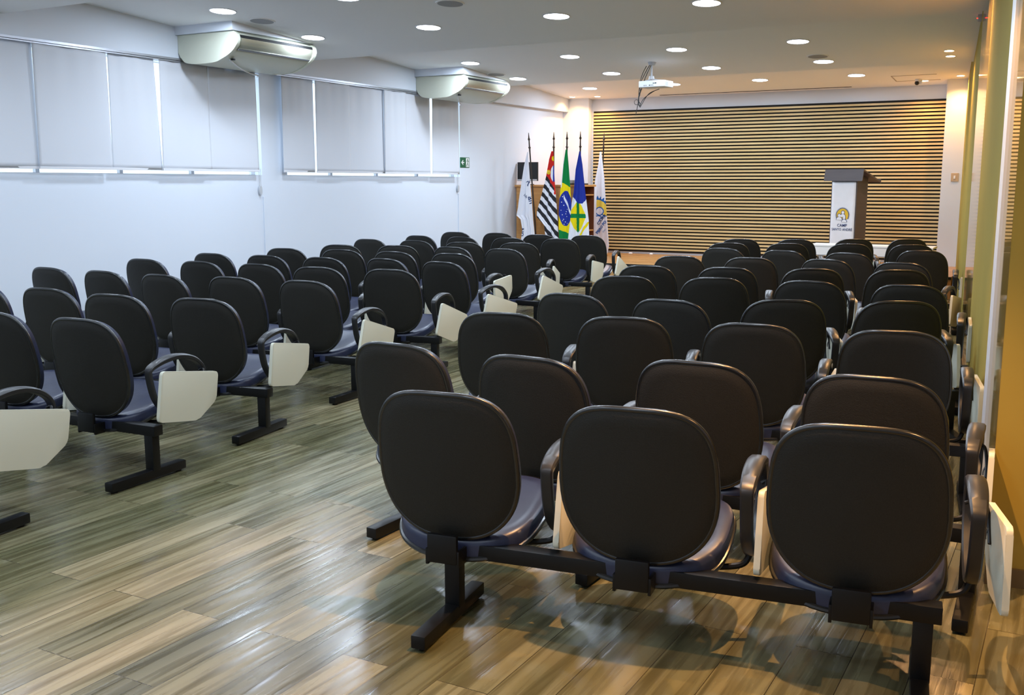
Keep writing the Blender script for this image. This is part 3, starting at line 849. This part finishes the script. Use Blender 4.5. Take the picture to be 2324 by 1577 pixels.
def emblem(parent, M4, f=None, blue='navyink'):
    """gear rim, yellow sun disc, three white figures with blue outlines"""
    def place(bm):
        return warp(bm, (lambda c: f(M4 @ c)) if f else (lambda c: M4 @ c))
    bm = bmesh.new(); gear(bm, .80, .86, 1.0, R(-32), R(212), 24, -.002, 0); g = obj('emblem_gear', place(bm), M[blue], parent, normals=False)
    bm = bmesh.new(); disc(bm, 0, 0, .80, -.001, R(-38), R(218)); obj('emblem_sun', place(bm), M['yellowink'], parent, normals=False)
    fig = [(.05, .32, .20), (-.42, -.05, .2), (.24, -.34, .19)]
    bm = bmesh.new(); bw = bmesh.new()
    bodies = [(.05, -.22, .36), (-.42, -.60, .38), (.26, -.86, .34)]
    for (cx, cz, r), (bx, bz, br) in zip(fig, bodies):
        yo = -.003
        disc(bm, cx, cz, r+.05, yo); disc(bw, cx, cz, r-.02, yo-.001)
        disc(bm, bx, bz, br+.05, yo, R(0), R(180)); disc(bw, bx, bz, br-.01, yo-.001, R(0), R(180))
    obj('emblem_outlines', place(bm), M[blue], parent, normals=False); obj('emblem_figures', place(bw), M['banner'], parent, normals=False)

# ---------------------------------------------------------------- lectern
e = empty('lectern', (-2.93, 15.12, ZS), R(-18)); H0 = ZS
zt = 1.53-ZS
bm = bmesh.new(); box(bm, -.195, .195, -.15, .15, .02, zt+.06); box(bm, -.24, .24, -.2, .2, 0, .03, bev=.004); obj('column', bm, M['lect'], e)
# top: upright front fascia that leans back, board sloping down to the speaker's side
bm = bmesh.new()
prism(bm, [(-.20, zt-.0), (-.185, zt-.0), (-.155, zt+.165), (-.17, zt+.165)], 'x', -.295, .295); obj('front_fascia', bm, M['lect'], e)
bm = bmesh.new(); prism(bm, [(-.168, zt+.165), (.33, zt+.0), (.33, zt-.022), (-.165, zt+.14)], 'x', -.29, .29); obj('reading_board', bm, M['lect'], e)
bm = bmesh.new(); box(bm, -.29, .29, .322, .345, zt-.03, zt+.03, bev=.003); obj('edge_lip', bm, M['lect'], e)
bm = bmesh.new(); nv = 24; vs = []
for j in range(nv+1):
    z = .05+(zt-.06)*j/nv; row = []
    for i in range(9): row.append(bm.verts.new((-.183+.366*i/8, -.156-.004*math.sin(j*.6+i*.8)*.5, z)))
    vs.append(row)
for j in range(nv):
    for i in range(8): bm.faces.new((vs[j][i], vs[j][i+1], vs[j+1][i+1], vs[j+1][i]))
o = obj('banner', bm, M['banner'], e, smooth='all'); md = o.modifiers.new('s', 'SOLIDIFY'); md.thickness = .002
ban = o
emblem(ban, Matrix.Translation((0, -.1605, 1.055-ZS)) @ Matrix.Diagonal((.114, .5, .114, 1)))
for s, wd, ht, z in (('CAMP', .150, .040, .893), ('SANTO ANDRÉ', .315, .034, .838)):
    bm = text_bm(s, 1, 1.0, bold=.012)
    xs_ = [v.co.x for v in bm.verts]; kx = wd/(max(xs_)-min(xs_)); xm = (max(xs_)+min(xs_))/2; kz = ht/.72
    warp(bm, lambda c: Vector(((c.x-xm)*kx, -.1615, z-ZS+c.y*kz)))
    obj('lettering', bm, M['navyink'], ban, normals=False)
tag(e, 'dark lectern with a white banner reading CAMP SANTO ANDRÉ on the stage', 'lectern')

# ---------------------------------------------------------------- white table in front of the stage
e = empty('white_table', (-2.42, 14.17, 0))
obj('tabletop', B(-.78, .78, -.19, .22, .665, .69, bev=.004), M['table'], e)
obj('front_panel', B(-.77, .77, -.185, -.17, .555, .665), M['table'], e)
obj('edge_strip', B(-.77, .77, -.187, -.168, .545, .556), M['steel'], e)
for x in (-.66, .30, .66):
    bm = bmesh.new(); box(bm, x-.03, x+.03, -.02, .04, .03, .665, bev=.004); box(bm, x-.025, x+.025, -.16, .2, 0, .035, bev=.005); obj('leg', bm, M['steel'], e)
tag(e, 'low white table with a white front panel standing before the stage', 'table')
bm = bmesh.new(); bench_b = None

# ---------------------------------------------------------------- wooden counter, monitor, keyboard tray
CY = 14.74
e = empty('wooden_counter', (-7.53, CY, ZS)); w2 = .58; hz = 1.475-ZS
obj('front_panel', B(-w2, w2, 0, .02, .0, hz-.03), M['counter'], e)
bm = bmesh.new(); box(bm, -w2, -w2+.02, .02, .5, 0, hz-.03); obj('side_panel', bm, M['counter'], e)
obj('counter_top', B(-w2-.02, w2+.02, -.03, .53, hz-.03, hz, bev=.003), M['counter'], e)
for zs in (hz-.17, .45): obj('shelf', B(w2-.3, w2, .03, .48, zs, zs+.02), M['counter'], e)
obj('back_panel', B(-w2+.02, w2, .485, .5, 0, hz-.03), mat('brown_back_panel', (110, 62, 34), .6), e)
tag(e, 'wooden counter on the stage corner behind the flags', 'counter')
ztop = 1.475
e = empty('monitor', (-7.945, 14.82, ztop), R(0))
obj('frame', B(-.185, .185, -.015, .02, .06, .362, bev=.006), M['screen'], e)
obj('lower_bezel', B(-.178, .178, -.022, -.012, .06, .09, bev=.003), M['silver'], e)
bm = bmesh.new(); box(bm, -.03, .03, -.0, .03, .01, .1); cyl(bm, (0, .01, 0), (0, .01, .012), .1, n=24); obj('stand', bm, M['screen'], e)
tag(e, 'black flat monitor with silver lower bezel on the wooden counter', 'monitor')
e = empty('laptop', (-7.16, 14.95, ztop), R(-4))
obj('base', B(-.14, .18, -.08, .12, 0, .022, bev=.004), M['screen'], e)
bm = bmesh.new(); box(bm, -.16, .0, -.02, .06, .022, .075, bev=.004); obj('lid', bm, M['spk'], e)
tag(e, 'dark low electronic device lying on the counter behind the blue flag', 'device')
# small objects on the stage floor
for x, y, r, h, lb, m in ((-6.8, 16.45, .03, .03, 'tiny white scrap left of centre on the stage floor by the slats', 'whiteink'), (-6.4, 16.4, .026, .035, 'tiny white scrap right of centre on the stage floor by the slats', 'whiteink')):
    bm = bmesh.new(); bmesh.ops.create_icosphere(bm, subdivisions=2, radius=r, matrix=Matrix.Translation((x, y, ZS+h*.5)) @ Matrix.Diagonal((1.3, 1, h*.5/r, 1)))
    tag(obj('paper_scrap', bm, M[m], smooth='all'), lb, 'scrap', 'scraps on the stage floor')

# ---------------------------------------------------------------- flags
def flag_color_mat():
    m = mat('flag_cloth', (255, 255, 255), .75, spec=.2); nt = m.node_tree
    at = nt.nodes.new('ShaderNodeVertexColor'); at.layer_name = 'dye'
    nt.links.new(at.outputs['Color'], nt.nodes['Principled BSDF'].inputs['Base Color']); return m
M['flag'] = flag_color_mat()
WHT, GRN, YEL, BLU, RED, BLK, NVY = lin(232, 232, 240), lin(10, 128, 62), lin(238, 214, 20), lin(34, 52, 150), lin(206, 40, 34), lin(44, 44, 48), lin(26, 44, 96)
def interp(tab, t):
    for (a, x), (b, y) in zip(tab, tab[1:]):
        if a <= t <= b: return x+(y-x)*(t-a)/(b-a)
    return tab[0][1] if t < tab[0][0] else tab[-1][1]
SX, SZ = .0075, .00703      # cloth units per pattern step
def make_flag(name, x, y, lean, left, right, dye, label, folds, extras=None, depth=.035, pole_h=2.0, z_ref=302, ks=1.):
    """left/right: silhouette tables (row, offset) in pattern steps from the pole tip; dye(u, row) gives the cloth colour"""
    e = empty(name, (x, y, ZS))
    # pole with turned finial and round base; it leans slightly
    def px(z): return lean*(pole_h-z)/pole_h
    bm = bmesh.new()
    prof = [(0, .011), (.6, .011), (pole_h-.42, .011), (pole_h-.33, .010)]
    tube(bm, [(px(z), 0, z) for z in (0.02, .8, pole_h-.3)], .0115, n=12)
    obj('pole', bm, M['poledark'], e, smooth=True)
    bm = bmesh.new(); zz = pole_h; prev = None; n = 14
    P = [(-.30, .012), (-.245, .013), (-.24, .02), (-.225, .02), (-.22, .012), (-.12, .010), (-.115, .017), (-.095, .019), (-.085, .012), (0, .004)]
    rings = [[bm.verts.new((px(zz+h)+r*math.cos(2*PI*k/n), r*math.sin(2*PI*k/n), zz+h)) for k in range(n)] for h, r in P]
    for a, b in zip(rings, rings[1:]):
        for k in range(n): bm.faces.new((a[k], a[(k+1) % n], b[(k+1) % n], b[k]))
    bm.faces.new(rings[-1]); obj('finial', bm, M['poledark'], e, smooth=True)
    bm = bmesh.new(); cyl(bm, (px(0), 0, 0), (px(0), 0, .03), .105, .1, n=28); cyl(bm, (px(0), 0, .03), (px(0), 0, .07), .03, .02, n=16)
    obj('base', bm, M['poledark'] if 'rightmost' not in label else M['silver'], e, smooth=True)
    r0, r1 = left[0][0], left[-1][0]; nv = int((r1-r0)*1.6); nu = 72
    top = pole_h
    def S(u, row):
        a, b = interp(left, row), interp(right, row); t = (row-r0)/(r1-r0)
        X = (a+(b-a)*u)*SX*ks; Z = top-(row-z_ref)*SZ*ks
        amp = depth*min(1, .15+t*1.6)
        Y = -.028-amp*(.55+.45*math.sin(2*PI*folds*u+1.2+.5*math.sin(t*5)))-.25*amp*math.sin(2*PI*folds*2.3*u+t*3)
        return Vector((X, Y, Z))
    bm = bmesh.new(); cl = bm.loops.layers.float_color.new('dye'); G = []
    for j in range(nv+1):
        row = r0+(r1-r0)*j/nv; G.append([bm.verts.new(S(i/nu, row)) for i in range(nu+1)])
    for j in range(nv):
        for i in range(nu):
            f = bm.faces.new((G[j][i], G[j+1][i], G[j+1][i+1], G[j][i+1]))
            row = r0+(r1-r0)*(j+.5)/nv; u = (i+.5)/nu
            a, b = interp(left, row), interp(right, row)
            c = dye(a+(b-a)*u, row, u)
            for l in f.loops: l[cl] = c
    o = obj('cloth', bm, M['flag'], e, smooth='all', normals=False)
    md = o.modifiers.new('s', 'SOLIDIFY'); md.thickness = .002; md.offset = 1
    def onto(a, row, lift=.006):
        l, r_ = interp(left, row), interp(right, row); u = max(0, min(1, (a-l)/(r_-l)))
        p = S(u, row); p.y -= lift; return p
    if extras: extras(o, onto)
    tag(e, label, 'flag', 'flags standing on the stage corner')
    return e
def flag_text(o, onto, s, size, a, row, ang, mt, bold=.0):
    """lettering printed on the cloth: size, position and slope in pattern steps"""
    bm = text_bm(s, size, 1.0, 'LEFT', bold*size)
    ca, sa = math.cos(ang), math.sin(ang)
    bmesh.ops.subdivide_edges(bm, edges=[e_ for e_ in bm.edges if e_.calc_length() > size*.3], cuts=2)
    def w(c):
        u = a+c.x*ca-c.y*sa; v = row-(c.x*sa+c.y*ca); return onto(u, v)
    warp(bm, w); obj('lettering', bm, mt, o, normals=False)

YF = 14.57
def X_at(px_ratio): return px_ratio
# 1 white club flag
def dye1(a, r, u): return WHT
def ex1(o, onto):
    flag_text(o, onto, 'K', 19, -3, 411, R(-66), M['navyink'], .01)
    flag_text(o, onto, 'lub', 9, -9, 443, R(-38), M['navyink'])
    flag_text(o, onto, 'an', 19, 3, 446, R(-74), M['navyink'], .02)
    flag_text(o, onto, 'UN', 13, -8, 536, R(84), M['navyink'], .02)
make_flag('flag', -7.80, YF, .17, [(346, 0), (375, -7), (410, -12), (470, -20), (488, -24), (497, -14), (520, -10), (548, -14)],
          [(346, 1), (360, 2), (400, 5), (450, 9.5), (500, 14), (540, 19), (548, 19)], dye1,
          'white flag with dark blue lettering, leftmost, in front of the monitor', 1.5, ex1, z_ref=303)
# 2 striped state flag
def dye2(a, r, u):
    # canton red above, diagonal stripes below
    cant = r < 398+ (a+12)*1.55 and r < 440 and a > -30
    if cant:
        if (a-(-9))**2/16+(r-388)**2/24 < 1 or (a-1)**2/7+(r-358)**2/30 < 1: return YEL
        q = ((a-3)/6.5)**2+((r-391)/18)**2
        if q < 1: return BLU if a > 1.2 and a < 5 else WHT
        return RED
    if a > 4 and r < 437: return RED
    k = (r-(a+10)*1.25-400)/11.5
    return BLK if int(math.floor(k)) % 2 == 0 else WHT
def ex2(o, onto):
    bm = bmesh.new(); pts = []
    for i in range(10):
        t = PI/2+i*PI/5; q = 4.6 if i % 2 == 0 else 2.0
        pts.append(bm.verts.new(onto(-9+q*math.cos(t), 388-q*1.2*math.sin(t))))
    bm.faces.new(pts); obj('star', bm, M['yellowink'], o, normals=False)
make_flag('flag', -7.35, YF, .0, [(342, -3), (360, -8), (398, -14), (440, -24), (475, -34), (488, -35), (505, -18), (545, -12)],
          [(342, 1), (360, 2), (400, 4), (437, 7), (480, 11), (520, 14), (545, 16)], dye2,
          'flag with black and white stripes and a red canton, second from left', 1.5, ex2, z_ref=300)
# 3 national flag: green, yellow rhombus, blue globe
def dye3(a, r, u):
    if u < .09 and r < 420: return WHT
    d = (r-413)-(a*1.0)*.55; d2 = (r-504)-(a)*.35
    g = ((a-1)/15.5)**2+((r-466)/39)**2
    if g < 1:
        # white band crossing the globe and small stars
        s = (r-444)-(a+2)*2.1
        if abs(s) < 4.5 and a > -4: return WHT
        return BLU
    if d > 0 and r < 445: return YEL
    if d2 < 14 and r >= 445: return YEL
    return GRN
def ex3(o, onto):
    bm = bmesh.new()
    for (a, r, q) in ((-6, 440, 1.1), (-3, 459, 1.2), (2, 473, .9), (1, 478, .9), (-3, 490, 1.0), (-6, 480, 1.1), (-8, 452, 1.), (3, 484, .8), (-5, 493, .9), (0, 496, .9), (-2, 501, .8), (5, 499, .8), (4, 468, .8), (-9, 470, .8)):
        bm.faces.new([bm.verts.new(onto(a+q*math.cos(t), r-q*math.sin(t))) for t in [i*PI/4 for i in range(8)]])
    obj('stars', bm, M['whiteink'], o, normals=False)
make_flag('flag', -7.12, YF, .0, [(337, -1), (370, -6), (420, -10), (460, -13), (500, -14), (545, -13)],
          [(337, 3), (370, 7), (420, 12), (460, 15), (500, 13), (545, 8)], dye3,
          'green flag with yellow rhombus and blue globe, third from left', 1.0, ex3, z_ref=298, depth=.03)
# 4 blue and white municipal flag with a yellow shield and green cross
def dye4(a, r, u):
    if r < 452-abs(a-4)*1.5+12 and r < 455: return BLU
    # shield
    q = (abs(a+1)/18)**1.35+(abs(r-484)/35)**1.35
    if q < 1:
        if abs(a+1) < 3.6 or abs(r-482) < 4.8: return GRN
        return YEL
    # ribbon
    s = (a-16)*.72+(r-505)*.62+0
    if abs((r-520)+(a-8)*1.7) < 4.5 and r > 495: return YEL
    return WHT
make_flag('flag', -6.89, YF, .0, [(341, 0), (380, -7), (430, -10), (455, -14), (490, -17), (530, -22), (548, -24)],
          [(341, 2), (370, 7), (420, 13), (455, 18), (490, 23), (530, 25), (548, 26)], dye4,
          'blue and white flag with yellow shield and green cross, fourth from left', 1.6, None, z_ref=298)
# 5 white institutional flag with the gear emblem
BLE = lin(30, 96, 176)
def dye5(a, r, u):
    dx, dz = a+12, 470-r; q = math.hypot(dx, dz); th = math.atan2(dz, dx)
    if a < -13: return WHT
    h = math.hypot(a+5.5, r-470)
    if h < 7.6: return WHT
    if h < 9.8: return BLE
    b1 = math.hypot(a+9, (r-494)); b2 = math.hypot(a-9, (r-497))
    if b2 < 16 and r < 492: return WHT
    if b2 < 18.2 and r < 494 and b2 >= 16: return BLE
    if b1 < 13 and r < 491: return WHT
    if b1 < 15.2 and r < 491: return BLE
    if q < 25 and th > R(-25): return YEL5
    if q < 28 and th > R(-30): return BLE
    if q < 33.5 and th > R(-32):
        f = (th/R(13.5)) % 1
        if abs(f-.5) < .42*(1-(q-28)/6.5): return BLE
    return WHT
YEL5 = lin(236, 206, 84)
def ex5(o, onto):
    flag_text(o, onto, 'C.A.M.P', 8, -7.5, 500, R(50), M['navyink'], .03)
    flag_text(o, onto, 'PIERO PO', 8, -9.5, 520, R(53), M['blueink'], .045)
    flag_text(o, onto, 'Distr', 4.5, 4, 516, R(50), M['blueink'])
make_flag('flag', -7.12, 15.98, -.06, [(342, -7), (370, -10), (400, -16), (450, -20), (500, -24), (545, -27), (570, -8), (584, 3)],
          [(342, -4), (370, 0), (400, 4), (450, 8), (500, 13), (545, 17), (560, 14), (584, 5)], dye5,
          'white flag with blue and yellow gear emblem, rightmost, before the slats', 1.3, ex5, z_ref=302, depth=.022, pole_h=2.04, ks=1.1)

# ---------------------------------------------------------------- camera, world, view
cam = bpy.data.cameras.new('camera'); cam.sensor_width = 36; cam.sensor_fit = 'HORIZONTAL'
cam.lens = 36*2316/2324; cam.clip_start = .05; cam.clip_end = 100
co = bpy.data.objects.new('camera', cam); C.objects.link(co)
co.location = (0, 0, 1.5); co.rotation_euler = (R(90-9.144), 0, R(29.07))
bpy.context.scene.camera = co
w = bpy.data.worlds.new('daylight'); bpy.context.scene.world = w; w.use_nodes = True
bg = w.node_tree.nodes['Background']; bg.inputs['Color'].default_value = (.76, .88, 1, 1); bg.inputs['Strength'].default_value = 2.6
sc = bpy.context.scene
sc.view_settings.view_transform = 'Standard'; sc.view_settings.look = 'None'
sc.view_settings.exposure = .14; sc.view_settings.gamma = 1
try: sc.view_settings.use_curve_mapping = False
except Exception: pass
sc.cycles.use_denoising = True
sc.cycles.max_bounces = 8; sc.cycles.diffuse_bounces = 5; sc.cycles.glossy_bounces = 4
sc.cycles.sample_clamp_indirect = 8
